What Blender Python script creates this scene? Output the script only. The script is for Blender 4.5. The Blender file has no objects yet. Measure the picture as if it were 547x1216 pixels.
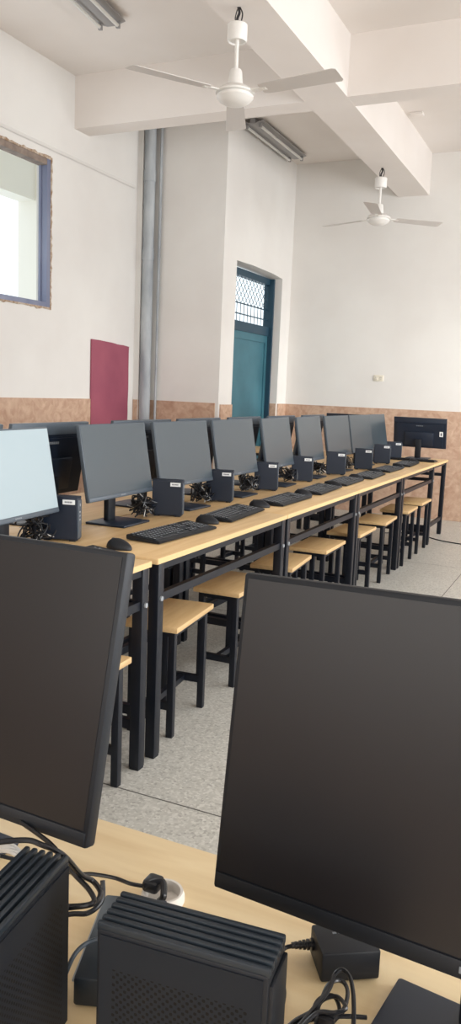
import bpy, bmesh, math, random
from mathutils import Vector, Matrix
random.seed(7)
col = bpy.context.scene.collection
R = math.radians

# ------------------------------------------------------------ materials
def newmat(name):
    m = bpy.data.materials.new(name); m.use_nodes = True
    nt = m.node_tree
    b = nt.nodes['Principled BSDF']
    return m, nt, b
def mat(name, c, rough=0.5, metal=0.0, spec=0.5, emit=None, es=1.0):
    m, nt, b = newmat(name)
    b.inputs['Base Color'].default_value = (*c, 1)
    b.inputs['Roughness'].default_value = rough
    b.inputs['Metallic'].default_value = metal
    b.inputs['Specular IOR Level'].default_value = spec
    if emit:
        b.inputs['Emission Color'].default_value = (*emit, 1); b.inputs['Emission Strength'].default_value = es
    return m
def srgb(r, g, b):
    f = lambda v: (v/255/12.92) if v/255 <= .04045 else ((v/255+.055)/1.055)**2.4
    return (f(r), f(g), f(b))
def noise_mat(name, c1, c2, scale=5, rough=.6, detail=4, bump=0.0, stretch=(1,1,1), lo=.35, hi=.65, spec=.4, metal=0, rot=(0,0,0)):
    m, nt, b = newmat(name)
    tc = nt.nodes.new('ShaderNodeTexCoord'); mp = nt.nodes.new('ShaderNodeMapping')
    mp.inputs['Scale'].default_value = stretch; mp.inputs['Rotation'].default_value = rot
    n = nt.nodes.new('ShaderNodeTexNoise'); n.inputs['Scale'].default_value = scale; n.inputs['Detail'].default_value = detail
    r = nt.nodes.new('ShaderNodeValToRGB')
    r.color_ramp.elements[0].position = lo; r.color_ramp.elements[0].color = (*c1, 1)
    r.color_ramp.elements[1].position = hi; r.color_ramp.elements[1].color = (*c2, 1)
    L = nt.links.new
    L(tc.outputs['Object'], mp.inputs['Vector']); L(mp.outputs['Vector'], n.inputs['Vector'])
    L(n.outputs['Fac'], r.inputs['Fac']); L(r.outputs['Color'], b.inputs['Base Color'])
    b.inputs['Roughness'].default_value = rough; b.inputs['Specular IOR Level'].default_value = spec
    b.inputs['Metallic'].default_value = metal
    if bump:
        bp = nt.nodes.new('ShaderNodeBump'); bp.inputs['Strength'].default_value = bump; bp.inputs['Distance'].default_value = .01
        L(n.outputs['Fac'], bp.inputs['Height']); L(bp.outputs['Normal'], b.inputs['Normal'])
    return m

M = {}
M['wall'] = noise_mat('wall_plaster', srgb(221,218,214), srgb(228,226,222), 1.3, .85, 5, .05)
M['ceiling'] = noise_mat('ceiling_plaster', srgb(224,217,211), srgb(230,224,219), 1.0, .9, 4, .04)
M['frame'] = mat('black_steel', srgb(13,19,30), .42, 0, .4)
M['plastic'] = mat('black_plastic', srgb(19,23,30), .48, 0, .4)
M['plastic_blue'] = mat('blue_black_plastic', srgb(19,31,48), .45, 0, .5)
M['plastic_rib'] = mat('ribbed_black_plastic', srgb(33,41,49), .38, 0, .5)
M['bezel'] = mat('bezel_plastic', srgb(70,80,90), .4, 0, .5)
M['screen'] = mat('matte_screen', srgb(54,66,74), .33, 0, .6)
M['screen_near'] = mat('matte_screen_near', srgb(27,25,27), .34, 0, .5)
M['screen_reflection_glow'] = mat('pale_screen', srgb(120,132,138), .3, 0, .5, srgb(190,208,212), .45)  # window reflection put into the material as pale colour and faint emission
M['cable'] = mat('black_cable', srgb(20,21,26), .3, 0, .5)
M['cable_white'] = mat('white_cable', srgb(205,203,198), .5)
M['sticker'] = mat('white_sticker', srgb(232,235,236), .6)
M['ink'] = mat('grey_ink', srgb(95,100,108), .6)
M['logo'] = mat('grey_logo', srgb(120,126,132), .4)
M['fan'] = mat('fan_enamel', srgb(232,230,226), .35)
M['fan_blade'] = mat('fan_blade', srgb(205,200,196), .45)
M['hook'] = mat('dark_hook', srgb(40,38,40), .6)
M['galv'] = noise_mat('galvanised_pipe', srgb(146,152,158), srgb(186,191,194), 9, .55, 5, .08, (1,1,.25), .35, .7, .4, 0)
M['teal'] = noise_mat('teal_paint', srgb(52,98,112), srgb(64,112,126), 2.5, .45, 4, .03)
M['teal_dark'] = mat('teal_frame', srgb(30,62,80), .45)
M['alu'] = noise_mat('blue_grey_aluminium', srgb(104,112,140), srgb(138,144,166), 3, .4, 3, 0, (1,1,.3), .35, .65, .5, .2)
M['rough_edge'] = noise_mat('broken_render', srgb(150,120,92), srgb(196,182,166), 40, .9, 6, .8)
M['rail'] = noise_mat('weathered_rail', srgb(122,108,100), srgb(150,134,122), 12, .7, 5, .2)
M['red'] = noise_mat('red_paint', srgb(142,72,92), srgb(158,84,102), 2.2, .6, 4, .03)
M['lamp'] = mat('grey_lamp_enamel', srgb(150,148,148), .4)
M['tube'] = mat('unlit_tube', srgb(215,214,210), .3)
M['socket'] = mat('ivory_socket', srgb(222,216,200), .5)
M['tape'] = mat('white_roll', srgb(222,216,208), .6)
M['ext'] = mat('cream_render', srgb(236,232,222), .9)
M['port'] = mat('port_insert', srgb(150,155,160), .4)
M['key'] = mat('key_cap', srgb(34,37,43), .5)
M['legend'] = mat('key_legend', srgb(170,176,182), .6)

def wood(name, axis, c1=(204,168,118), c2=(221,189,141)):
    m, nt, b = newmat(name); L = nt.links.new
    tc = nt.nodes.new('ShaderNodeTexCoord'); mp = nt.nodes.new('ShaderNodeMapping')
    mp.inputs['Scale'].default_value = (1.2, 14, 14) if axis == 'x' else (14, 1.2, 14)
    n = nt.nodes.new('ShaderNodeTexNoise'); n.inputs['Scale'].default_value = 2.2; n.inputs['Detail'].default_value = 6; n.inputs['Distortion'].default_value = .6
    r = nt.nodes.new('ShaderNodeValToRGB')
    e = r.color_ramp.elements
    e[0].position = .3; e[0].color = (*srgb(*c1), 1)
    e[1].position = .7; e[1].color = (*srgb(*c2), 1)
    L(tc.outputs['Object'], mp.inputs['Vector']); L(mp.outputs['Vector'], n.inputs['Vector'])
    L(n.outputs['Fac'], r.inputs['Fac']); L(r.outputs['Color'], b.inputs['Base Color'])
    b.inputs['Roughness'].default_value = .42; b.inputs['Specular IOR Level'].default_value = .45
    return m
M['wood_y'] = wood('light_wood_along', 'y')
M['wood_near'] = wood('pale_near_wood', 'y', (216,188,142), (234,212,170))
M['edge'] = mat('pale_edge_band', srgb(222,190,138), .45)

def wainscot_mat():
    m, nt, b = newmat('rosy_wainscot'); L = nt.links.new
    tc = nt.nodes.new('ShaderNodeTexCoord')
    v = nt.nodes.new('ShaderNodeTexVoronoi'); v.inputs['Scale'].default_value = 26
    n = nt.nodes.new('ShaderNodeTexNoise'); n.inputs['Scale'].default_value = 9; n.inputs['Detail'].default_value = 7; n.inputs['Distortion'].default_value = 1.5
    mx = nt.nodes.new('ShaderNodeMix'); mx.data_type = 'RGBA'; mx.inputs['Factor'].default_value = .3
    r = nt.nodes.new('ShaderNodeValToRGB'); e = r.color_ramp.elements
    e[0].position = .32; e[0].color = (*srgb(176,142,120), 1)
    e[1].position = .68; e[1].color = (*srgb(206,178,156), 1)
    L(tc.outputs['Object'], v.inputs['Vector']); L(tc.outputs['Object'], n.inputs['Vector'])
    L(n.outputs['Fac'], r.inputs['Fac'])
    r2 = nt.nodes.new('ShaderNodeValToRGB'); e = r2.color_ramp.elements
    e[0].color = (*srgb(164,122,98), 1); e[1].color = (*srgb(212,182,156), 1)
    L(v.outputs['Color'], r2.inputs['Fac'])
    L(r.outputs['Color'], mx.inputs['A']); L(r2.outputs['Color'], mx.inputs['B'])
    L(mx.outputs['Result'], b.inputs['Base Color'])
    b.inputs['Roughness'].default_value = .5
    return m
M['wains'] = wainscot_mat()

def terrazzo():
    m, nt, b = newmat('terrazzo'); L = nt.links.new
    tc = nt.nodes.new('ShaderNodeTexCoord')
    v = nt.nodes.new('ShaderNodeTexVoronoi'); v.inputs['Scale'].default_value = 120
    r = nt.nodes.new('ShaderNodeValToRGB'); e = r.color_ramp.elements
    e[0].position = 0; e[0].color = (*srgb(166,165,159), 1)
    e[1].position = 1; e[1].color = (*srgb(214,213,206), 1)
    a = e.new(.15); a.color = (*srgb(188,187,180), 1)
    a = e.new(.6); a.color = (*srgb(196,195,188), 1)
    s = nt.nodes.new('ShaderNodeSeparateColor')
    L(tc.outputs['Object'], v.inputs['Vector']); L(v.outputs['Color'], s.inputs['Color']); L(s.outputs['Red'], r.inputs['Fac'])
    n = nt.nodes.new('ShaderNodeTexNoise'); n.inputs['Scale'].default_value = 1.4; n.inputs['Detail'].default_value = 5
    r3 = nt.nodes.new('ShaderNodeValToRGB'); e = r3.color_ramp.elements
    e[0].position = .35; e[0].color = (.93,.93,.93,1); e[1].position = .65; e[1].color = (1,1,1,1)
    L(tc.outputs['Object'], n.inputs['Vector']); L(n.outputs['Fac'], r3.inputs['Fac'])
    mx = nt.nodes.new('ShaderNodeMix'); mx.data_type = 'RGBA'; mx.blend_type = 'MULTIPLY'; mx.inputs['Factor'].default_value = 1
    L(r.outputs['Color'], mx.inputs['A']); L(r3.outputs['Color'], mx.inputs['B'])
    # joints between the cast panels
    sx = nt.nodes.new('ShaderNodeSeparateXYZ'); L(tc.outputs['Object'], sx.inputs['Vector'])
    def line(out, off, step):
        ad = nt.nodes.new('ShaderNodeMath'); ad.operation = 'ADD'; ad.inputs[1].default_value = -off + step*20 + step/2
        L(out, ad.inputs[0])
        md = nt.nodes.new('ShaderNodeMath'); md.operation = 'MODULO'; md.inputs[1].default_value = step; L(ad.outputs[0], md.inputs[0])
        sb = nt.nodes.new('ShaderNodeMath'); sb.operation = 'SUBTRACT'; sb.inputs[1].default_value = step/2; L(md.outputs[0], sb.inputs[0])
        ab = nt.nodes.new('ShaderNodeMath'); ab.operation = 'ABSOLUTE'; L(sb.outputs[0], ab.inputs[0])
        lt = nt.nodes.new('ShaderNodeMath'); lt.operation = 'LESS_THAN'; lt.inputs[1].default_value = .003; L(ab.outputs[0], lt.inputs[0])
        return lt.outputs[0]
    l1 = line(sx.outputs['X'], -.89, 2.15); l2 = line(sx.outputs['Y'], 2.16, 2.19)
    mxx = nt.nodes.new('ShaderNodeMath'); mxx.operation = 'MAXIMUM'; L(l1, mxx.inputs[0]); L(l2, mxx.inputs[1])
    m2 = nt.nodes.new('ShaderNodeMix'); m2.data_type = 'RGBA'; L(mxx.outputs[0], m2.inputs['Factor'])
    L(mx.outputs['Result'], m2.inputs['A']); m2.inputs['B'].default_value = (*srgb(86,84,80), 1)
    L(m2.outputs['Result'], b.inputs['Base Color'])
    b.inputs['Roughness'].default_value = .38; b.inputs['Specular IOR Level'].default_value = .4
    return m
M['floor'] = terrazzo()
def perforated():
    m, nt, b = newmat('perforated_panel'); L = nt.links.new
    tc = nt.nodes.new('ShaderNodeTexCoord'); sx = nt.nodes.new('ShaderNodeSeparateXYZ'); L(tc.outputs['Object'], sx.inputs['Vector'])
    def mth(op, a, bb=None):
        n = nt.nodes.new('ShaderNodeMath'); n.operation = op
        for i, v in enumerate((a, bb)):
            if v is None: continue
            if isinstance(v, (int, float)): n.inputs[i].default_value = v
            else: L(v, n.inputs[i])
        return n.outputs[0]
    P = .0066
    h = mth('MULTIPLY', mth('SINE', mth('MULTIPLY', sx.outputs['X'], 2*math.pi/P)), mth('SINE', mth('MULTIPLY', sx.outputs['Z'], 2*math.pi/P)))
    g = mth('GREATER_THAN', h, .3)
    ax = mth('LESS_THAN', mth('ABSOLUTE', sx.outputs['X']), .056)
    az = mth('LESS_THAN', mth('ABSOLUTE', mth('SUBTRACT', sx.outputs['Z'], .075)), .062)
    f = mth('MULTIPLY', mth('MULTIPLY', g, ax), az)
    mx = nt.nodes.new('ShaderNodeMix'); mx.data_type = 'RGBA'; L(f, mx.inputs['Factor'])
    mx.inputs['A'].default_value = (*srgb(25,30,38), 1); mx.inputs['B'].default_value = (*srgb(3,4,6), 1)
    L(mx.outputs['Result'], b.inputs['Base Color']); b.inputs['Roughness'].default_value = .6; b.inputs['Specular IOR Level'].default_value = .25
    return m
M['perf'] = perforated()

# ------------------------------------------------------------ mesh helpers
class MB:
    def __init__(self): self.bm = bmesh.new()
    def box(self, x0, y0, z0, x1, y1, z1, bev=0.0, mi=0, mx=None, seg=2):
        t = bmesh.new(); bmesh.ops.create_cube(t, size=1)
        for v in t.verts: v.co = Vector(((x0+x1)/2+v.co.x*(x1-x0), (y0+y1)/2+v.co.y*(y1-y0), (z0+z1)/2+v.co.z*(z1-z0)))
        if bev: bmesh.ops.bevel(t, geom=list(t.edges), offset=bev, segments=seg, affect='EDGES', profile=.5)
        return self.add(t, mi, mx)
    def prism(self, pts, a, b, axis='z', mi=0, bev=0, mx=None):
        """polygon pts swept from a to b along an axis"""
        t = bmesh.new()
        def P(p, h): return {'z': (p[0],p[1],h), 'y': (p[0],h,p[1]), 'x': (h,p[0],p[1])}[axis]
        A = [t.verts.new(P(p, a)) for p in pts]; B = [t.verts.new(P(p, b)) for p in pts]
        n = len(pts); t.faces.new(A[::-1]); t.faces.new(B)
        for i in range(n): t.faces.new((A[i], A[(i+1)%n], B[(i+1)%n], B[i]))
        bmesh.ops.recalc_face_normals(t, faces=t.faces)
        if bev: bmesh.ops.bevel(t, geom=list(t.edges), offset=bev, segments=2, affect='EDGES')
        return self.add(t, mi, mx)
    def cyl(self, p, q, r, r2=None, n=16, mi=0, caps=True, mx=None):
        p = Vector(p); q = Vector(q); d = q-p
        t = bmesh.new()
        bmesh.ops.create_cone(t, cap_ends=caps, segments=n, radius1=r, radius2=r if r2 is None else r2, depth=d.length)
        Q = d.to_track_quat('Z', 'Y').to_matrix().to_4x4(); Q.translation = (p+q)/2
        bmesh.ops.transform(t, matrix=Q, verts=t.verts)
        return self.add(t, mi, mx)
    def lathe(self, prof, c=(0,0,0), n=32, mi=0, mx=None):
        t = bmesh.new(); rings = []
        for r, z in prof:
            if r < 1e-6: rings.append([t.verts.new((0,0,z))])
            else: rings.append([t.verts.new((r*math.cos(2*math.pi*i/n), r*math.sin(2*math.pi*i/n), z)) for i in range(n)])
        for a, b in zip(rings, rings[1:]):
            for i in range(n):
                j = (i+1) % n
                if len(a) == 1 and len(b) == 1: continue
                if len(a) == 1: t.faces.new((a[0], b[i], b[j]))
                elif len(b) == 1: t.faces.new((a[i], a[j], b[0]))
                else: t.faces.new((a[i], a[j], b[j], b[i]))
        bmesh.ops.recalc_face_normals(t, faces=t.faces)
        bmesh.ops.translate(t, vec=Vector(c), verts=t.verts)
        return self.add(t, mi, mx)
    def tube(self, pts, r, n=8, mi=0, sub=8, closed=False):
        P = [Vector(p) for p in pts]
        if len(P) > 2 and sub > 1:
            Q = []
            N = len(P)
            for i in range(N if closed else N-1):
                g = lambda k: P[k % N] if closed else P[max(0, min(N-1, k))]
                a, b, c, d = g(i-1), g(i), g(i+1), g(i+2)
                for s in range(sub):
                    t = s/sub
                    Q.append(.5*((2*b)+(-a+c)*t+(2*a-5*b+4*c-d)*t*t+(-a+3*b-3*c+d)*t**3))
            if not closed: Q.append(P[-1])
            P = Q
        t = bmesh.new(); rings = []
        up = Vector((0,0,1)); N = len(P)
        prev = None
        for i, p in enumerate(P):
            d = (P[(i+1) % N]-P[i-1]) if closed else (P[min(i+1, N-1)]-P[max(i-1, 0)])
            if d.length < 1e-9: d = Vector((1,0,0))
            d.normalize()
            if prev is None:
                a = d.cross(up)
                if a.length < .1: a = d.cross(Vector((1,0,0)))
            else: a = prev - d*prev.dot(d)
            if a.length < 1e-6: a = d.orthogonal()
            a.normalize(); b = d.cross(a); prev = a
            rings.append([t.verts.new(p+r*(a*math.cos(2*math.pi*k/n)+b*math.sin(2*math.pi*k/n))) for k in range(n)])
        pr = list(zip(rings, rings[1:]))
        if closed: pr.append((rings[-1], rings[0]))
        for A, B in pr:
            for k in range(n): t.faces.new((A[k], A[(k+1)%n], B[(k+1)%n], B[k]))
        if not closed: t.faces.new(rings[0][::-1]); t.faces.new(rings[-1])
        bmesh.ops.recalc_face_normals(t, faces=t.faces)
        return self.add(t, mi, None)
    def add(self, t, mi=0, mx=None):
        if mx is not None: bmesh.ops.transform(t, matrix=mx, verts=t.verts)
        for f in t.faces: f.material_index = mi; f.smooth = True
        me = bpy.data.meshes.new('tmp'); t.to_mesh(me); t.free()
        self.bm.from_mesh(me); bpy.data.meshes.remove(me)
        return self
    def build(self, name, mats, parent=None, loc=None, rotz=0, smooth=35):
        me = bpy.data.meshes.new(name); self.bm.to_mesh(me); self.bm.free()
        for m in (mats if isinstance(mats, (list, tuple)) else [mats]): me.materials.append(m)
        try: me.set_sharp_from_angle(angle=R(smooth))
        except Exception: pass
        o = bpy.data.objects.new(name, me); col.objects.link(o)
        if parent is not None: o.parent = parent
        if loc is not None: o.location = loc
        o.rotation_euler.z = rotz
        return o
def tag(o, label=None, cat=None, group=None, kind=None):
    if label: o['label'] = label
    if cat: o['category'] = cat
    if group: o['group'] = group
    if kind: o['kind'] = kind
    return o
def empty(name, loc=(0,0,0), rotz=0):
    o = bpy.data.objects.new(name, None); col.objects.link(o)
    o.location = loc; o.rotation_euler.z = rotz; o.empty_display_size = .1
    return o
def copy_tree(o, parent=None):
    c = o.copy(); col.objects.link(c)
    if parent is not None: c.parent = parent
    for ch in list(o.children): copy_tree(ch, c)
    return c
def struct(name, mb, m, label, cat, parent=None):
    o = mb.build(name, m, parent)
    o['kind'] = 'structure'
    if parent is None: tag(o, label, cat)
    return o

# ------------------------------------------------------------ the room
XL, XD, XR = -4.42, -3.50, 3.6
YB, YF, YP = -2.4, 9.10, 7.25
ZC, ZB = 3.95, 3.52
WT = .14
struct('floor', MB().box(XL-.2, YB-.2, -.1, XR+.2, YF+.2, 0), M['floor'], 'pale speckled terrazzo floor with thin dark panel joints', 'floor')
struct('ceiling', MB().box(XL-.2, YB-.2, ZC, XR+.2, YF+.2, ZC+.1), M['ceiling'], 'white plaster ceiling between the concrete beams', 'ceiling')
# far wall
struct('wall_far', MB().box(XD-.3, YF, 0, XR+.2, YF+.2, ZC), M['wall'], 'white plaster end wall behind the last desk', 'wall')
# left wall with a window opening
WY0, WY1, WZ0, WZ1 = 4.15, 5.745, 1.985, 3.19
m = MB()
m.box(XL-WT, YB, 0, XL, WY0, ZC); m.box(XL-WT, WY1, 0, XL, YP+.2, ZC)
m.box(XL-WT, WY0, 0, XL, WY1, WZ0); m.box(XL-WT, WY0, WZ1, XL, WY1, ZC)
m.prism([(XL, ZC), (XL, 3.285), (XL+.012, 3.27), (XL+.03, 3.29), (XL+.03, ZC)], YB, 7.06, 'y')
m.box(XL, 7.13, 0, XL+.06, YP, ZC)
struct('wall_left', m, M['wall'], 'white plaster left wall with a stepped band above the window', 'wall')
# jog facing the camera, then the wall that holds the door
struct('wall_return', MB().box(XL-WT, YP, 0, XD, YP+.2, ZC), M['wall'], 'white plaster wall face beside the grey pipe', 'wall')
DY0, DY1, DZ = 7.56, 8.82, 2.64
m = MB()
m.box(XD-.2, YP+.2, 0, XD, DY0, ZC); m.box(XD-.2, DY1, 0, XD, YF, ZC)
m.prism([(DY0, DZ), (DY0+.4, DZ+.012), (DY1-.3, DZ+.008), (DY1, DZ-.01), (DY1, ZC), (DY0, ZC)], XD-.2, XD, 'x')
struct('wall_door', m, M['wall'], 'white plaster wall section around the teal door', 'wall')
# right wall with three windows, back wall
m = MB(); rw = [(-1.4, .4), (1.6, 3.6), (4.4, 6.2), (6.9, 8.5)]
y = YB
for a, b in rw:
    m.box(XR, y, 0, XR+.2, a, ZC); m.box(XR, a, 0, XR+.2, b, 1.0); m.box(XR, a, 2.9, XR+.2, b, ZC); y = b
m.box(XR, y, 0, XR+.2, YF, ZC)
struct('wall_right', m, M['wall'], 'white plaster right wall with tall windows', 'wall')
struct('wall_back', MB().box(XL-.2, YB-.2, 0, XR+.2, YB, ZC), M['wall'], 'white plaster back wall', 'wall')
for i, (a, b) in enumerate(rw):
    m = MB()
    for y0, y1 in ((a, a+.05), ((a+b)/2-.025, (a+b)/2+.025), (b-.05, b)): m.box(XR+.05, y0, 1.0, XR+.1, y1, 2.9)
    for z in (1.0, 2.2, 2.85): m.box(XR+.05, a+.05, z, XR+.1, b-.05, z+.05)
    struct('window_%d' % (i+2), m, M['alu'], 'grey metal framed window in the right wall', 'window')

# beams
m = MB(); m.box(-2.29, YB, ZB, -1.955, YF, ZC)
struct('trim_1', m, M['ceiling'], 'deep white ceiling beam running toward the end wall, the fans hang from it', 'beam')
m = MB(); m.box(XL, 6.04, ZB+.001, -2.29, 6.25, ZC); m.box(-1.955, 6.04, ZB+.001, XR, 6.25, ZC)
struct('trim_2', m, M['ceiling'], 'white ceiling beam crossing the room in front of the grey pipe', 'beam')
m = MB(); m.box(XL, .2, ZB+.001, -2.29, .41, ZC); m.box(-1.955, .2, ZB+.001, XR, .41, ZC)
struct('trim_8', m, M['ceiling'], 'white ceiling beam crossing above the nearest desk', 'beam')

# wainscot
ZW = 1.212
def wains(n, mb, label): return struct('trim_%d' % n, mb, M['wains'], label, 'wainscot')
wains(3, MB().box(XD+.012, YF-.012, 0, XR, YF, ZW), 'rosy speckled wainscot along the end wall')
wains(4, MB().box(XL, YB, 0, XL+.012, 6.36, ZW).box(XL, 6.36, 0, XL+.004, 7.0, .2).box(XL+.06, 7.135, 0, XL+.066, YP, ZW).box(XL+.004, 7.122, 0, XL+.055, 7.13, ZW), 'rosy speckled wainscot along the left wall under the window')
wains(5, MB().box(XL+.066, YP-.012, 0, XD-.035, YP, ZW), 'rosy speckled wainscot on the wall face beside the grey pipe')
wains(6, MB().box(XD, YP+.03, 0, XD+.012, DY0, ZW-.012), 'narrow rosy wainscot piece left of the teal door')
m = MB(); m.box(XD, DY1+.02, 0, XD+.012, YF-.012, ZW); m.box(XD-.118, DY1-.012, 0, XD-.01, DY1, ZW)
wains(7, m, 'narrow rosy wainscot piece right of the teal door')

wains(9, MB().box(XL+.012, YB, 0, XR, YB+.012, ZW), 'rosy speckled wainscot along the back wall')
# window in the left wall
w = empty('window_1', (XL, WY1, WZ0)); w['kind'] = 'structure'
tag(w, 'blue-grey framed window with broken plaster edges in the left wall', 'window')
def rel(mb, par, name, mtl, kind=None):
    o = mb.build(name, mtl); o.parent = par; o.location = -par.location if not isinstance(par, tuple) else par
    if kind: o['kind'] = kind
    return o
m = MB()
jd = .085
m.box(XL-jd, WY1-.045, WZ0+.0, XL+.004, WY1-.0, WZ1)             # right jamb
m.box(XL-jd, WY0, WZ0, XL+.004, WY0+.045, WZ1)
m.box(XL-jd, WY0+.045, WZ0, XL+.002, WY1-.045, WZ0+.04)
for k in range(1):
    m.box(XL-.07+k*.045, WY1-.058, WZ0+.04, XL-.055+k*.045, WY1-.045, WZ1-.045)
rel(m, w, 'window_frame', M['alu'], 'structure')
m = MB(); m.box(XL-jd, WY0+.045, WZ1-.05, XL+.002, WY1-.045, WZ1)
rel(m, w, 'top_rail', M['rail'], 'structure')
m = MB()
def ragged(p0, p1, n, base, amp, vert):
    pts = []
    for i in range(n+1):
        t = i/n; a = p0+(p1-p0)*t
        pts.append((a, base+amp*random.random()))
    return pts
def rim(a0, a1, inner, sgn, vert):
    q = ragged(a0, a1, 46, 0.012, .018, vert)
    poly = [(a, inner+sgn*d) for a, d in q] + [(a1, inner), (a0, inner)]
    if vert: poly = [(b, a) for a, b in poly]
    m.prism(poly, XL+.001, XL+.007, 'x')
rim(WZ0-.02, WZ1+.02, WY1, 1, True)
rim(WY0, WY1, WZ1, 1, False); rim(WY0, WY1, WZ0, -1, False)
rel(m, w, 'broken_plaster_edge', M['rough_edge'], 'structure')
# covered walkway seen through the window
m = MB(); m.box(-5.9, 7.12, -.1, -5.65, 7.42, 4.3); m.box(-5.88, -3, 3.24, -5.67, 7.12, 4.3); m.box(-5.9, 7.42, 3.24, -5.65, 9.5, 4.3)
o = m.build('walkway_frame', M['ext']); tag(o, 'cream walkway column and beam outside the left window', 'building part', kind='structure')
m = MB(); m.box(-6.0, -3, 4.3, -4.62, 9.5, 4.4)
o = m.build('walkway_roof', M['ext']); tag(o, 'cream walkway ceiling outside the left window', 'building part', kind='structure')
m = MB(); m.box(-6.0, -3, -.2, -4.62, 9.5, -.1)
o = m.build('walkway_floor', M['ext']); tag(o, 'walkway floor outside the left window', 'building part', kind='structure')

# door
d = empty('door_1', (XD-.13, DY0, 0)); d['kind'] = 'structure'; tag(d, 'teal steel door with a barred light above it', 'door')
XA, XB_ = XD-.19, XD-.12
m = MB()
m.box(XA, DY0+.005, 0, XB_, DY0+.06, DZ-.02); m.box(XA, DY1-.07, 0, XB_, DY1-.005, DZ-.02)
m.box(XA, DY0+.06, DZ-.09, XB_, DY1-.07, DZ-.02); m.box(XA, DY0+.06, 1.98, XB_+.01, DY1-.07, 2.08)
m.box(XB_, DY1-.075, 0, XB_+.05, DY1-.045, DZ-.02)
rel(m, d, 'door_frame', M['teal_dark'], 'structure')
m = MB(); m.box(XA+.01, DY0+.06, .01, XB_-.02, DY1-.07, 1.98)
m.box(XB_-.02, DY0+.06, .01, XB_-.005, DY0+.12, 1.98); m.box(XB_-.02, DY1-.13, .01, XB_-.005, DY1-.07, 1.98); m.box(XB_-.02, DY0+.12, 1.9, XB_-.005, DY1-.13, 1.98)
dp = rel(m, d, 'door_panel', M['teal'], 'structure')
m = MB()
ga, gb, gz0, gz1 = DY0+.06, DY1-.07, 2.08, DZ-.09
n = 12; xg = XB_-.02
step = (gb-ga)/n
rows = 3; h = (gz1-2.27)/rows
for i in range(n):
    for j in range(rows):
        y0 = ga+i*step; z0 = 2.27+j*h
        m.tube([(xg, y0, z0), (xg, y0+step/2, z0+h/2), (xg, y0, z0+h)], .0035, 5, sub=1)
        m.tube([(xg, y0+step, z0), (xg, y0+step/2, z0+h/2), (xg, y0+step, z0+h)], .0035, 5, sub=1)
    m.cyl((xg, ga+i*step, gz0), (xg, ga+i*step, 2.27), .004, n=6)
for z in (2.16, 2.27): m.box(xg-.005, ga, z-.006, xg+.005, gb, z+.006)
rel(m, d, 'grille', M['teal_dark'], 'structure')

# red panel, pipe, socket
m = MB()
poly = [(6.36, .02), (7.0, .02)]
for i in range(25): poly.append((7.0+.006*random.random(), .02+1.715*i/24))
for i in range(1, 12): poly.append((7.0-.64*i/12, 1.735+.03*i/12+.006*random.random()))
poly.append((6.36, 1.765))
m.prism(poly, XL+.004, XL+.02, 'x')
o = m.build('red_panel', M['red']); tag(o, 'tall dull red painted panel on the left wall beside the grey pipe', 'panel')
m = MB()
m.cyl((-4.305, 7.17, 0), (-4.305, 7.17, ZC), .056, n=28)
for z in (.9, 2.6, 3.35): m.cyl((-4.305, 7.17, z), (-4.305, 7.17, z+.1), .062, n=28)
o = m.build('drain_pipe', M['galv']); tag(o, 'grey galvanised pipe rising from floor to ceiling in the wall corner', 'pipe')
m = MB(); m.cyl((-4.205, 7.215, 2.2), (-4.205, 7.215, ZC), .014, n=12); m.cyl((-4.205, 7.215, 0), (-4.205, 7.215, 2.2), .012, n=12)
o = m.build('conduit', M['galv']); tag(o, 'thin grey conduit just right of the wide drain pipe', 'pipe')
s = empty('wall_socket', (-2.375, YF-.001, 1.55)); tag(s, 'small ivory double wall socket above the wainscot of the end wall', 'socket')
MB().box(-.058, -.01, -.035, .058, 0, .035, .003).build('face_plate', M['socket'], s)
for x in (-.028, .028):
    m = MB(); m.box(x-.02, -.0115, -.022, x+.02, -.0095, .022, .001); g = m.build('socket_insert', M['socket'], s)
    m = MB()
    for a, b in ((-.008, .009), (.008, .009), (0, -.010)): m.box(x+a-.002, -.0122, b-.005, x+a+.002, -.0112, b+.005)
    m.build('socket_slots', M['ink'], g)
o = MB().box(-1.97-.06, 7.78, ZC-.022, -1.97+.06, 7.87, ZC, .004).build('ceiling_junction_box', M['ceiling'])
o.location = (.12, 0, 0); tag(o, 'small white junction box on the ceiling right of the long beam', 'junction box')

# ------------------------------------------------------------ ceiling lamps
def lamp(y0, label, x=-3.36):
    L = 1.24
    t = empty('ceiling_lamp', (x, y0+L/2, ZC)); tag(t, label, 'ceiling lamp', 'twin tube ceiling lamps')
    m = MB(); m.box(-.03, -L/2, -.05, .03, L/2, 0, .004)
    m.prism([(-.11, -.03), (-.03, -.052), (.03, -.052), (.11, -.03), (.11, -.024), (.03, -.044), (-.03, -.044), (-.11, -.024)], -L/2, L/2, 'y')
    m.build('lamp_body', M['lamp'], t)
    for s in (-1, 1):
        m = MB(); m.cyl((s*.07, -L/2+.03, -.068), (s*.07, L/2-.03, -.068), .013, n=14); m.build('tube', M['tube'], t)
        for e in (-1, 1): MB().box(s*.07-.014, e*(L/2-.035)-.012, -.085, s*.07+.014, e*(L/2-.035)+.012, -.03, .003).build('lamp_holder', M['lamp'], t)
    return t
lamp(4.0, 'grey twin tube ceiling lamp at the top edge, in front of the crossing beam', -3.42).rotation_euler.z = R(7)
lamp(7.48, 'grey twin tube ceiling lamp close to the wall above the teal door')

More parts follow.
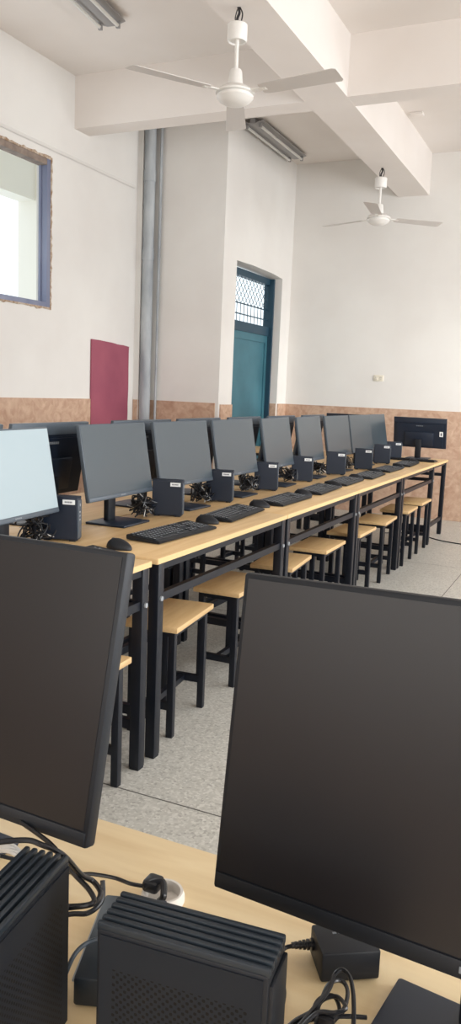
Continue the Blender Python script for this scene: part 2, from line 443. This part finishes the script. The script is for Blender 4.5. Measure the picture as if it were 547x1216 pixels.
# ------------------------------------------------------------ fans
def fan(x, y, zb, az, r, label):
    t = empty('ceiling_fan', (x, y, zb)); tag(t, label, 'ceiling fan', 'white three-blade ceiling fans')
    z = lambda a: a-zb
    m = MB(); m.tube([(0,0,z(ZB)), (.008,0,z(ZB)-.03), (-.004,0,z(ZB)-.06), (0,0,z(3.42))], .008, 8)
    m.tube([(.01,0,z(ZB)), (.028,.0,z(ZB)-.04), (.012,.01,z(3.43))], .004, 6); m.tube([(-.006,0,z(ZB)-.01), (-.022,.01,z(ZB)-.05), (-.008,0,z(3.43))], .0035, 6)
    m.build('hook', M['hook'], t)
    MB().lathe([(0,z(3.43)), (.052,z(3.43)), (.058,z(3.425)), (.058,z(3.345)), (.052,z(3.335)), (.05,z(3.345)), (.012,z(3.345)), (0,z(3.345))]).build('canopy', M['fan'], t)
    MB().cyl((0,0,z(3.12)), (0,0,z(3.36)), .012, n=14).build('down_rod', M['fan'], t)
    MB().lathe([(0,z(3.185)), (.03,z(3.185)), (.036,z(3.175)), (.045,z(3.10)), (.045,z(3.085)), (0,z(3.085))]).build('rod_cup', M['fan'], t)
    h = MB().lathe([(0,z(3.092)), (.075,z(3.09)), (.10,z(3.075)), (.114,z(3.062)), (.114,z(3.052)), (.096,z(3.049)), (.096,z(3.043)), (.108,z(3.04)), (.108,z(3.03)), (.09,z(3.01)), (.06,z(2.995)), (.03,z(2.988)), (0,z(2.988))], n=40)
    h.build('motor_housing', M['fan'], t)
    for a in az:
        mx = Matrix.Rotation(R(a), 4, 'Z')
        tilt = Matrix.Translation((0,0,z(3.055))) @ Matrix.Rotation(R(-9), 4, 'X')
        m = MB(); n = 14; x0 = .175
        pts = [(x0, -.045), (x0+.04, -.052), (r-.02, -.066), (r, -.055), (r, .05), (r-.015, .066), (x0+.03, .055), (x0, .045)]
        m.prism(pts, -.0015, .0015, 'z', mx=mx @ tilt)
        b = m.build('blade', M['fan_blade'], t)
        m = MB(); m.box(.085, -.016, -.003, .21, .016, .003, mx=mx @ tilt)
        for q in (.185, .2): m.cyl((q, 0, -.006), (q, 0, .006), .005, n=8, mx=mx @ tilt)
        m.build('blade_bracket', M['fan'], b)
    return t
fan(-2.14, 4.5, ZB, (-125, -7, 114), .665, 'white ceiling fan nearest the camera, hanging before the crossing beam')
fan(-2.18, 7.94, ZB, (-82, 39, 159), .66, 'smaller-looking white ceiling fan near the end wall')

# ------------------------------------------------------------ desks
H = .75
def make_desk(L, W, name='computer_desk'):
    """long axis = local Y, user side = +X, origin at the centre on the floor"""
    t = empty(name)
    x0, x1, y0, y1 = -W/2, W/2, -L/2, L/2
    MB().box(x0, y0, H-.022, x1, y1, H, .002).build('tabletop', [M['wood_y']], t)
    MB().box(x1-.0005, y0+.002, H-.0205, x1+.0015, y1-.002, H-.0015).build('edge_band', M['edge'], t.children[0])
    for sx in (-1, 1):
        for sy in (-1, 1):
            cx, cy = sx*(W/2-.022), sy*(L/2-.034)
            l = MB().box(cx-.02, cy-.02, .008, cx+.02, cy+.02, H-.022, .002).build('leg', M['frame'], t)
            MB().box(cx-.018, cy-.018, 0, cx+.018, cy+.018, .009).build('foot_cap', M['plastic'], l)
    a, b = y0+.054, y1-.054
    xf = W/2-.022
    MB().box(xf-.012, a, .585, xf+.012, b, .615).build('front_rail', M['frame'], t)
    MB().box(-xf-.012, a, .585, -xf+.012, b, .615).build('back_rail', M['frame'], t)
    MB().box(-xf-.012, a, .10, -xf+.012, b, .135).build('foot_rail', M['frame'], t)
    m = MB()
    for x in (-xf, xf): m.box(x-.015, a, H-.047, x+.015, b, H-.022)
    for y in (y0+.034, y1-.034): m.box(-xf+.02, y-.012, H-.047, xf-.02, y+.012, H-.022)
    m.build('top_frame', M['frame'], t)
    for y in (y0+.034, y1-.034): MB().box(-xf+.02, y-.012, .145, xf-.02, y+.012, .18).build('end_rail', M['frame'], t)
    m = MB()
    for sy in (-1, 1): m.cyl((xf+.018, sy*(L/2-.034), .6), (xf+.026, sy*(L/2-.034), .6), .009, n=12)
    m.build('bolt', M['port'], t)
    return t
XE = -1.362                     # user-side edge of the first row
WD = .60; L1 = 1.268
proto = make_desk(L1-.004, WD)
ordn = ['nearest', 'second', 'third', 'fourth', 'fifth']
rowY = [2.376-L1*.5-.03] + [2.376+L1*(k+.5)+.006 for k in range(4)]
for k, y in enumerate(rowY):
    o = proto if k == 0 else copy_tree(proto)
    o.location = (XE-WD/2, y, 0)
    tag(o, '%s long wooden-top computer desk in the screen-facing row, on black steel legs' % ordn[k], 'desk', 'computer desks of the front row')
XB2 = XE-WD-.012-WD/2
for k, y in enumerate(rowY):
    o = copy_tree(proto); o.location = (XB2, y, 0); o.rotation_euler.z = math.pi
    tag(o, '%s desk of the rear row, standing back to back behind the front row' % ordn[k], 'desk', 'computer desks of the rear row')
# end desk across the rows
YE = 7.47
e = make_desk(1.266, .66)
e.rotation_euler.z = R(90); e.location = (XE-.633, YE+.33, 0)
for ch in e.children:
    if ch.name.startswith('tabletop'): ch.data.materials[0] = M['wood_y']
tag(e, 'last wooden-top desk standing crosswise at the far end of the rows', 'desk')
# near desk
nd = make_desk(2.4, .70); nd.rotation_euler.z = R(-90); nd.location = (-.25, .866-.35, 0)
for ch in nd.children:
    if ch.name.startswith('tabletop'): ch.data.materials[0] = M['wood_near']
tag(nd, 'nearest wooden-top desk across the bottom, carrying two large monitors', 'desk')

# ------------------------------------------------------------ stools
def make_stool():
    t = empty('stool')
    W, L, Hs = .23, .40, .45
    s = MB().box(-W/2, -L/2, Hs-.022, W/2, L/2, Hs, .003).build('seat', M['wood_y'], t)
    for sx in (-1, 1):
        for sy in (-1, 1):
            cx, cy = sx*(W/2-.032), sy*(L/2-.036)
            l = MB().box(cx-.0135, cy-.0135, .006, cx+.0135, cy+.0135, Hs-.022, .0015).build('leg', M['frame'], t)
            MB().box(cx-.0125, cy-.0125, 0, cx+.0125, cy+.0125, .007).build('foot_cap', M['plastic'], l)
    a, b = W/2-.0455, L/2-.0495
    m = MB()
    for s_ in (-1, 1):
        m.box(-a, s_*(L/2-.036)-.012, Hs-.045, a, s_*(L/2-.036)+.012, Hs-.022)
        m.box(s_*(W/2-.032)-.012, -b, Hs-.045, s_*(W/2-.032)+.012, b, Hs-.022)
    m.build('seat_frame', M['frame'], t)
    for s_ in (-1, 1):
        MB().box(-a, s_*(L/2-.036)-.01, .11, a, s_*(L/2-.036)+.01, .14).build('end_stretcher', M['frame'], t)
    MB().box(-.011, -b-.002, .113, .011, b+.002, .137).build('long_stretcher', M['frame'], t)
    return t
sp = make_stool()
ord2 = ['nearest', 'second', 'third', 'fourth', 'fifth', 'sixth', 'seventh', 'eighth', 'farthest']
sl = [(-1.455, 2.0, 2), (-1.507, 2.75, 6), (-1.51, 3.37, 1), (-1.505, 3.985, 5), (-1.49, 4.55, 1), (-1.47, 5.20, 0), (-1.46, 5.80, 2), (-1.45, 6.49, 1), (-1.455, 7.08, 0)]
for k, (x, y, a) in enumerate(sl):
    o = sp if k == 0 else copy_tree(sp)
    o.location = (x, y, 0); o.rotation_euler.z = R(a)
    tag(o, '%s wooden-seat stool with black steel legs pushed under the front row' % ord2[k], 'stool', 'stools under the front row')
bs = [2.73, 3.30, 4.0, 4.56, 5.27, 5.84]
for k, y in enumerate(bs):
    o = copy_tree(sp); o.location = (-2.46+.02*(k%2), y, 0); o.rotation_euler.z = R(random.uniform(-3, 3))
    tag(o, '%s stool on the far side, half hidden behind the desk legs under the rear row' % ord2[k], 'stool', 'stools under the rear row')

# ------------------------------------------------------------ monitors
MW, MH, MT = .54, .318, .018
def make_monitor(near=False, tilt_deg=10, roll_deg=0, low=None):
    """faces local +X, origin on the desk under the screen; the screen leans back"""
    t = empty('monitor')
    base = .118 if not near else .0925      # height of lower edge above desk
    if low: base = low
    tilt = R(tilt_deg)
    T = Matrix.Translation((.012, 0, base)) @ Matrix.Rotation(-tilt, 4, 'Y') @ Matrix.Rotation(R(roll_deg), 4, 'X')
    MW = .54 if near else .522; MH = .323 if near else .318
    # housing: thin panel plus thicker bulge at the back
    m = MB()
    m.box(-MT, -MW/2, 0, 0, MW/2, MH, .0035, mx=T)
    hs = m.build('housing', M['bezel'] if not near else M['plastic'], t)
    m = MB()
    m.prism([(-.232, .012), (.232, .012), (.232, .262), (-.232, .262)], -.034, -MT+.001, 'x', mx=T, bev=.006)
    m.box(-.046, -.14, .03, -.03, .14, .17, .006, mx=T)
    m.box(-MT-.0015, -MW/2+.004, .004, -MT+.001, MW/2-.004, .268, mx=T)
    m.build('back_cover', M['plastic_blue'], t)
    sc = MB().box(-.002, -MW/2+.006, .019, .0008, MW/2-.006, MH-.006, mx=T).build('screen', M['screen_near'] if near else M['screen'], t)
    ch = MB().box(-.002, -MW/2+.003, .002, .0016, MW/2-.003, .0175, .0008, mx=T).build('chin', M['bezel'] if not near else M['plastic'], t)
    m = MB()
    for k in range(4): m.box(.0015, -.018+k*.01, .007, .0022, -.011+k*.01, .0125, mx=T)
    m.build('logo', M['logo'], t)
    m = MB()
    for k in range(5): m.box(-.0355, -.034+k*.014, .232, -.0338, -.024+k*.014, .242, mx=T)
    m.build('rear_logo', M['logo'], t)
    # stand
    MB().box(-.070, -.029, .009, -.044, .029, base+.085, .004).build('stand_post', M['plastic'], t)
    (MB().box(-.11, -.108, 0, .085, .108, .010, .004) if not near else MB().box(-.075, -.098, 0, .12, .098, .010, .004)).build('base_plate', M['plastic_blue'], t)
    return t
pm = make_monitor()
pY = [2.155, 2.93, 3.535, 4.155, 4.81, 5.44, 6.10, 6.76, 7.33]
pA = [5, 1, -2, -1, 2, 1, -3, -4, -1]
for k in range(9):
    o = pm if k == 0 else copy_tree(pm)
    o.location = (-1.865 if k else -1.795, pY[k], H+(0 if k else .0)); o.rotation_euler.z = R(pA[k])
    if k == 0:
        lab = 'monitor with a window reflection painted pale on its screen, cut by the left edge of the photo'
    else: lab = '%s dark grey screen of the front row counted from the pale one' % ['', 'first', 'second', 'third', 'fourth', 'fifth', 'sixth', 'seventh', 'eighth'][k]
    tag(o, lab, 'monitor', 'monitors of the front row, screens to the aisle')
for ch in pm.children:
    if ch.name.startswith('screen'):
        ch.data = ch.data.copy(); ch.data.materials[0] = M['screen_reflection_glow']
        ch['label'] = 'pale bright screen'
bY = [2.15, 2.715, 3.445, 4.06, 4.69, 5.335, 6.02]
bl = ['slice of a monitor back at the left photo edge, behind the pale screen',
      'dark blue monitor back between the pale screen and the first grey screen', 'monitor back below the red panel, behind the first and second grey screens',
      'monitor back behind the second grey screen, under the wall beside the pipe', 'monitor back in front of the teal door, behind the third grey screen',
      'monitor back whose top shows above the fourth grey screen', 'monitor back whose top shows above the fifth grey screen']
for k, y in enumerate(bY):
    o = copy_tree(pm)
    for ch in o.children:
        if ch.name.startswith('screen'):
            ch.data = ch.data.copy(); ch.data.materials[0] = M['screen']
            if 'label' in ch: del ch['label']
    o.location = (-2.125, y, H); o.rotation_euler.z = R(180+[0,1,-2,0,1,0,0][k])
    tag(o, bl[k], 'monitor', 'monitors of the rear row, backs to the aisle')
def dark(o):
    for ch in o.children:
        if ch.name.startswith('screen'):
            ch.data = ch.data.copy(); ch.data.materials[0] = M['screen']
            if 'label' in ch: del ch['label']
        if ch.name.startswith(('housing', 'chin')):
            ch.data = ch.data.copy(); ch.data.materials[0] = M['plastic_blue']
e1 = copy_tree(pm); dark(e1); e1.scale.z = .94; e1.location = (-1.64, 8.04, H); e1.rotation_euler.z = R(89)
tag(e1, 'monitor turned away at the far desk end, back with a white sticker on its right', 'monitor')
T = Matrix.Translation((.012, 0, .12)) @ Matrix.Rotation(-R(10), 4, 'Y')
st = MB().box(-.0365, -.232, .13, -.0345, -.198, .182, mx=T).build('sticker', M['sticker'], e1)
MB().box(-.0375, -.222, .14, -.0364, -.208, .17, mx=T).build('sticker_mark', M['ink'], st)
e2 = copy_tree(pm); dark(e2); e2.scale.z = .94; e2.location = (-2.345, 8.04, H); e2.rotation_euler.z = R(91)
tag(e2, 'monitor turned away whose wide top edge shows above the sixth and seventh grey screens', 'monitor')
# a short desk for it: the crosswise desk of the rear row
o = copy_tree(e); o.location = (XE-.633-1.272, YE+.33, 0)
tag(o, 'crosswise desk at the end of the rear row, hidden behind the monitors', 'desk')

# near monitors
nm = make_monitor(True, 12.8, .6, .092)
nm.location = (-.7285, .692, H); nm.rotation_euler.z = R(-93.2)
nm2 = make_monitor(True, 10.6, 2.5, .100); nm2.location = (-.0455, .660, H); nm2.rotation_euler.z = R(-97.6)
tag(nm, 'large near black monitor leaning back at the left edge', 'monitor', 'near monitors')
tag(nm2, 'large near black monitor leaning back at the right edge', 'monitor', 'near monitors')

# ------------------------------------------------------------ mini towers
TL, TT, TH = .142, .047, .172
def make_tower(near=False):  # noqa
    """perforated side faces local -Y, long axis local X, origin on the desk"""
    t = empty('computer_tower')
    m = MB(); m.box(-TL/2, -TT/2, .006, TL/2, TT/2, TH-.0045, .003)
    m.build('case', M['plastic_blue'] if not near else M['plastic'], t)
    m = MB(); m.box(-TL/2+.004, -TT/2-.0012, .010, TL/2-.004, -TT/2+.001, TH-.008)
    m.build('side_panel', M['perf'] if near else M['plastic_blue'], t)
    m = MB(); n = 6; w = TT/n
    for k in range(n):
        y = -TT/2+(k+.5)*w
        m.box(-TL/2-.0005, y-w*.34, TH-.0075, TL/2+.0005, y+w*.34, TH, .0016)
    m.build('ribbed_top', M['plastic_rib'] if near else M['plastic_blue'], t)
    m = MB()
    for x in (-.05, .05):
        m.box(x-.012, -TT/2+.004, 0, x+.012, TT/2-.004, .0065)
    m.build('foot', M['plastic'], t)
    m = MB(); m.box(TL/2-.001, -TT/2+.003, .012, TL/2+.003, TT/2-.003, TH-.014, .0012); f = m.build('front_panel', M['bezel'] if not near else M['plastic'], t)
    if near: return t
    m = MB()
    for z in (.11, .095, .08): m.box(TL/2+.0025, -.007, z, TL/2+.0036, .007, z+.006)
    m.cyl((TL/2+.0025, 0, .14), (TL/2+.004, 0, .14), .006, n=16)
    m.build('port', M['port'], f)
    return t
tw = make_tower()
sk = MB().box(.014, -TT/2-.0022, .142, .062, -TT/2-.0011, .160).build('label_sticker', M['sticker'], tw)
m = MB()
for k in range(6): m.box(.022+k*.005, -TT/2-.0027, .148, .0255+k*.005, -TT/2-.0021, .154)
m.build('printed_mark', M['ink'], sk)
tP = [(-1.80,2.455), (-1.77,3.23), (-1.79,3.83), (-1.79,4.48), (-1.79,5.12), (-1.75,5.75), (-1.70,6.33), (-1.73,7.05), (-1.76,7.62)]
for k, (x, y) in enumerate(tP):
    o = tw if k == 0 else copy_tree(tw)
    a = R(random.uniform(13, 19))
    o.rotation_euler.z = a
    o.location = (x-.038*math.cos(a), y+.0235-.038*math.sin(a), H)
    tag(o, '%s small black computer tower with a white sticker, on the front row of desks' % ord2[k], 'computer tower', 'small computer towers along the front row')
# near towers
nt_ = make_tower(True); nt_.location = (-.254, .5135, H); nt_.rotation_euler.z = R(5.5)
tag(nt_, 'near ribbed black computer tower at bottom centre, in front of the right monitor', 'computer tower', 'near computer towers')
nt2 = copy_tree(nt_); nt2.rotation_euler.z = R(97.5); nt2.location = (-.409, .475, H)
tag(nt2, 'near ribbed black computer tower at the bottom left corner', 'computer tower', 'near computer towers')

# ------------------------------------------------------------ keyboards and mice
def make_keyboard():
    """user side = +X, length along Y"""
    t = empty('keyboard')
    m = MB(); m.prism([(-.075, .005), (.078, .003), (.080, .010), (.072, .014), (-.07, .025), (-.076, .022)], -.225, .225, 'y', bev=.002)
    m.build('keyboard_body', M['plastic'], t)
    m = MB(); lg = MB()
    sl = -11/142.
    def ztop(x): return .0225+(x+.05)*sl
    groups = [(-.215, 13, .0195), (.052, 3, .0195), (.122, 4, .0195)]
    for r_ in range(6):
        x = -.062+r_*.0195+(.004 if r_ else 0)
        for (y0, n, p) in groups:
            nn = n
            if r_ == 5 and n == 13:
                segs = [(y0, y0+.045), (y0+.047, y0+.165), (y0+.168, y0+.2535-.004)]
            else: segs = [(y0+i*p, y0+i*p+.0165) for i in range(nn)]
            if n == 3 and r_ == 3: continue
            if n == 4 and r_ == 0: continue
            for a, b in segs:
                z = ztop(x)
                m.box(x, a, z-.004, x+.0165, b, z+.0045, .0015, seg=1)
                lg.box(x+.0035, a+.0035, z+.0046, x+.0105, a+.0095, z+.005)
    m.build('keys', M['key'], t)
    lg.build('key_legends', M['legend'], t)
    return t
def make_mouse():
    t = empty('computer_mouse')
    m = MB(); bm = bmesh.new(); bmesh.ops.create_uvsphere(bm, u_segments=24, v_segments=14, radius=1)
    for v in bm.verts:
        x, y, z = v.co
        v.co = Vector((x*.056, y*.032*(1-.12*x), (max(z, -.12))*.034*(1-.22*x)+.004))
    m.add(bm); m.build('mouse_body', M['plastic'], t)
    MB().cyl((-.03, -.003, .030), (-.03, .003, .030), .008, n=14).build('scroll_wheel', M['bezel'], t)
    return t
kb = make_keyboard(); ms = make_mouse()
kY = [2.13, 2.83, 3.46, 4.10, 4.70, 5.27, 5.83, 6.45, 7.12]
mY = [2.48, 3.17, 3.80, 4.41, 4.99, 5.56, 6.12, 6.78, 7.40]
for k in range(9):
    o = kb if k == 0 else copy_tree(kb); a = R(random.uniform(-4, 4) if k not in (1,) else -3)
    o.location = (-1.555+.01*math.sin(k*2.3), kY[k], H); o.rotation_euler.z = a
    tag(o, '%s black keyboard on the front row of desks' % ord2[k], 'keyboard', 'keyboards along the front row')
    o = ms if k == 0 else copy_tree(ms)
    o.location = (-1.56+.015*math.cos(k*1.7), mY[k], H); o.rotation_euler.z = R(random.uniform(-15, 15))
    if k == 0: o.location = (-1.565, 2.455, H)
    tag(o, '%s black mouse lying right of its keyboard on the front row' % ord2[k], 'mouse', 'mice along the front row')
ek = copy_tree(kb); ek.location = (-1.62, 7.66, H); ek.rotation_euler.z = R(88)
tag(ek, 'black keyboard lying before the turned-away monitor on the last desk', 'keyboard')

# ------------------------------------------------------------ cables
def wander(c, n, sx, sy, sz, z0):
    pts = []
    for i in range(n):
        pts.append((c[0]+random.uniform(-sx, sx), c[1]+random.uniform(-sy, sy), z0+random.uniform(.006, sz)))
    return pts
for k in range(8):
    yc = pY[k]+.20 if k else 2.36
    m = MB()
    for j in range(10):
        m.tube(wander((-1.885, yc+.02, 0), 8, .05, .07, .10, H), .0032, 6, sub=5)
    o = m.build('cable_tangle', M['cable'])
    tag(o, 'tangle of black cables behind the %s tower of the front row' % ord2[k], 'cables', 'cable tangles between the monitors', 'stuff')
    m = MB()
    j_ = lambda a=.02: random.uniform(-a, a)
    m.tube([(-1.955, yc-.05+j_(), H+.16), (-1.93, yc-.02+j_(), H+.13+j_()), (-1.90+j_(), yc+.02+j_(), H+.08+j_()), (-1.85+j_(.01), yc+.04+j_(), H+.03), (-1.87+j_(), yc+.08+j_(), H+.012), (-1.91, yc+.03+j_(), H+.03), (-1.95, yc+j_(), H+.05)], .0022, 6)
    m.tube([(-1.95, yc+.05, H+.13), (-1.91, yc+.05+j_(), H+.10+j_()), (-1.88, yc+.03+j_(), H+.05+j_()), (-1.84, yc-.03+j_(), H+.012)], .002, 6)
    o = m.build('white_cable', M['cable_white'])
    tag(o, 'thin white cable looping behind the %s tower of the front row' % ord2[k], 'cable', 'white cables between the monitors')
for k, (y, r_) in enumerate(((4.55, .06), (5.35, .07), (5.75, .08), (6.35, .07))):
    m = MB()
    m.tube([(-1.94, y-r_, H-.03), (-1.90, y-r_*.7, H-.11), (-1.88, y, H-.16), (-1.90, y+r_*.7, H-.10), (-1.94, y+r_, H-.03)], .004, 6)
    o = m.build('hanging_cable', M['cable_white'])
    tag(o, '%s white cable loop hanging below the front row tabletops' % ord2[k], 'cable', 'white cables hanging under the desks')
m = MB()
for y in (3.45, 3.6, 3.75):
    m.tube([(-1.95, y, H-.03), (-1.93, y+.05, .55), (-1.96, y+.1, .42), (-1.92, y+.2, .5), (-1.95, y+.3, .6)], .003, 6)
o = m.build('hanging_cables', M['cable']); tag(o, 'black cables drooping under the second desk of the front row', 'cables', kind='stuff')
m = MB(); m.tube([(-1.9, 7.75, .005), (-1.62, 7.95, .005), (-1.45, 7.82, .005), (-1.25, 7.68, .005), (-.9, 7.62, .005), (-.3, 7.75, .005), (.6, 7.9, .005)], .005, 8)
o = m.build('floor_cable', M['cable']); tag(o, 'black cable running across the floor from the far desk legs to the right', 'cable')

# near clutter
a = empty('power_adapter', (-.190, .7466, H), R(33)); tag(a, 'black power adapter brick lying under the right near monitor', 'power adapter', 'power adapters on the near desk')
MB().box(-.031, -.0235, .001, .031, .0235, .033, .0025).build('adapter_body', M['plastic'], a)
m = MB()
for k in range(5): m.cyl((-.031-.0042*k, .012, .018), (-.0335-.0042*k, .012, .018), .0062-.0006*k, n=14)
m.cyl((-.054, .012, .018), (-.031, .012, .018), .0032, n=10)
m.build('strain_relief', M['cable'], a)
m = MB()
for k in range(4): m.box(-.012+k*.006, .006, .0328, -.008+k*.006, .0085, .0334)
m.build('printed_mark', M['logo'], a)
m = MB()
m.tube([(-.241, .727, H+.018), (-.249, .722, H+.014), (-.250, .705, H+.006), (-.232, .682, H+.004), (-.224, .655, H+.004), (-.216, .632, H+.004), (-.21, .60, H+.004)], .0022, 8)
o = m.build('adapter_lead', M['cable']); tag(o, 'thin black lead curving down from the right adapter brick', 'cable')
m = MB()
m.tube([(-.216, .62, H+.004), (-.207, .643, H+.008), (-.192, .662, H+.014), (-.189, .689, H+.02), (-.179, .700, H+.02), (-.169, .687, H+.02), (-.168, .664, H+.016), (-.18, .649, H+.012), (-.193, .656, H+.010), (-.194, .675, H+.012), (-.182, .684, H+.014), (-.172, .672, H+.010), (-.178, .655, H+.006), (-.195, .64, H+.006)], .0021, 8)
m.tube([(-.205, .625, H+.006), (-.196, .650, H+.014), (-.184, .672, H+.028), (-.182, .683, H+.038), (-.176, .690, H+.040), (-.166, .682, H+.040), (-.156, .66, H+.034), (-.145, .62, H+.02), (-.14, .59, H+.012)], .0021, 8)
m.tube([(-.215, .628, H+.003), (-.20, .648, H+.006), (-.185, .660, H+.008), (-.165, .672, H+.008), (-.148, .682, H+.006)], .0021, 8)
m.tube([(-.20, .62, H+.012), (-.188, .648, H+.02), (-.172, .655, H+.022), (-.165, .668, H+.020), (-.178, .680, H+.018), (-.19, .668, H+.016), (-.186, .645, H+.012), (-.175, .625, H+.01)], .0021, 8)
m.box(-.186, .645, H+.004, -.170, .653, H+.02, .003)
o = m.build('coiled_lead', M['cable']); tag(o, 'small coil of thin black cable tied in front of the right adapter brick', 'cable')
a = empty('power_adapter', (-.395, .643, H), R(110)); tag(a, 'flat dull grey-black box with a pale edge between the two near towers', 'power adapter', 'power adapters on the near desk')
MB().box(-.065, -.035, .001, .065, .035, .031, .003).build('adapter_body', M['plastic_rib'], a)
MB().box(-.064, .0345, .026, .064, .0362, .0285).build('pale_edge', M['port'], a)
m = MB(); m.lathe([(.0255, 0), (.0255, .006), (.0235, .012), (.0205, .012), (.0185, .008), (.0185, .001), (0, .001)], n=40)
o = m.build('cable_grommet', M['tape'], loc=(-.4105, .752, H)); tag(o, 'white plastic cable ring in the near desktop behind the centre tower', 'cable ring')
m = MB()
m.tube([(-.52, .535, H+.15), (-.471, .573, H+.152), (-.45, .579, H+.15), (-.432, .588, H+.14), (-.43, .615, H+.105), (-.425, .63, H+.09), (-.408, .618, H+.09), (-.404, .602, H+.09), (-.418, .588, H+.09), (-.45, .572, H+.09)], .0028, 10)
m.tube([(-.55, .67, H+.10), (-.493, .65, H+.10), (-.445, .621, H+.10), (-.412, .604, H+.10), (-.399, .592, H+.098), (-.415, .580, H+.095), (-.45, .565, H+.09)], .0026, 10)
m.tube([(-.48, .585, H+.05), (-.45, .621, H+.05), (-.431, .631, H+.052), (-.424, .645, H+.06), (-.43, .655, H+.075)], .0027, 10)
m.tube([(-.58, .67, H+.05), (-.517, .72, H+.02), (-.495, .732, H+.018), (-.468, .738, H+.018), (-.444, .735, H+.020), (-.425, .745, H+.016)], .0023, 8)
o = m.build('thick_black_cable', M['cable']); tag(o, 'thick glossy black cables looping from behind the bottom left tower', 'cable')
m = MB(); m.box(-.432, .738, H+.012, -.412, .760, H+.026, .004); m.tube([(-.428, .74, H+.02), (-.41, .748, H+.026), (-.402, .738, H+.016), (-.41, .744, H+.004)], .004, 10)
o = m.build('cable_plug', M['cable']); tag(o, 'black cable plug resting on the white cable ring', 'plug')
m = MB(); m.tube([(-.345, .60, H+.032), (-.385, .606, H+.052), (-.405, .600, H+.05), (-.412, .58, H+.045), (-.414, .56, H+.02)], .0022, 8)
o = m.build('thin_grey_lead', M['bezel']); tag(o, 'thin grey lead running from the centre near tower down to the desk', 'cable')
m = MB()
for j in range(4):
    m.tube([(-.54+.006*j, .56, H+.11+.006*j), (-.51+.006*j, .572, H+.135), (-.485+.006*j, .578-.004*j, H+.14), (-.475+.006*j, .585, H+.12), (-.49, .60, H+.08)], .0018, 8)
o = m.build('cable_coil', M['cable_white']); tag(o, 'pale grey cable strands coiled behind the bottom left tower', 'cable')

# ------------------------------------------------------------ light
wd = bpy.data.worlds.new('World'); bpy.context.scene.world = wd; wd.use_nodes = True
bg = wd.node_tree.nodes['Background']; bg.inputs['Color'].default_value = (.86, .95, 1.0, 1); bg.inputs['Strength'].default_value = 1.5
def area(loc, rot, sx, sy, power, c=(1, .97, .93)):
    l = bpy.data.lights.new('light', 'AREA'); l.shape = 'RECTANGLE'; l.size = sx; l.size_y = sy; l.energy = power; l.color = c
    o = bpy.data.objects.new('window_light', l); col.objects.link(o); o.location = loc; o.rotation_euler = rot
    return o
for a_, b_ in rw:
    area((XR-.03, (a_+b_)/2, 1.95), (0, R(90), 0), 1.85, b_-a_, 50*(b_-a_), (.97, .98, 1.0))
area((XL+.02, (WY0+WY1)/2, 2.6), (0, R(-90), 0), 1.1, 1.4, 12, (.9, .96, 1.0))
l_ = area((3.3, 6.3, 1.25), (0,0,0), 1.2, .7, 16, (1, .98, .95)); l_.rotation_euler = Vector((-4.6, 2.8, -.05)).to_track_quat('-Z', 'Y').to_euler(); l_.data.spread = R(50)  # added fill lamp aimed at the lower end wall, not a window
area((-.5, YB+.1, 2.0), (R(90), 0, 0), 4.5, 1.8, 60, (1, .98, .95))  # unseen fill lamp in front of the windowless back wall

sl_ = bpy.data.lights.new('sun', 'SUN'); sl_.energy = .9; sl_.angle = R(11); sl_.color = (1, .97, .92)
so = bpy.data.objects.new('sun', sl_); col.objects.link(so)
so.rotation_euler = Vector((-1, .45, -.14)).to_track_quat('-Z', 'Y').to_euler()
# ------------------------------------------------------------ camera
cam = bpy.data.cameras.new('camera'); co = bpy.data.objects.new('camera', cam); col.objects.link(co)
fpx = 949.82; yaw, pitch, roll = 4.29057486e-01, -1.50287492e-01, 4.11182574e-02
cy, sy, cp, sp_ = math.cos(yaw), math.sin(yaw), math.cos(pitch), math.sin(pitch)
fw = Vector((-sy*cp, cy*cp, sp_)); rt = Vector((cy, sy, 0)); up = rt.cross(fw)
r2 = math.cos(roll)*rt+math.sin(roll)*up; u2 = -math.sin(roll)*rt+math.cos(roll)*up
mt = Matrix((r2, u2, -fw)).transposed().to_4x4(); mt.translation = (0, 0, 1.34016)
co.matrix_world = mt
cam.sensor_fit = 'VERTICAL'; cam.sensor_height = 24; cam.sensor_width = 24*547/1216; cam.lens = fpx/1216*24
cam.clip_start = .02; cam.clip_end = 200
bpy.context.scene.camera = co
sc = bpy.context.scene
sc.view_settings.view_transform = 'Standard'; sc.view_settings.look = 'None'; sc.view_settings.exposure = 0
sc.cycles.max_bounces = 10; sc.cycles.diffuse_bounces = 6
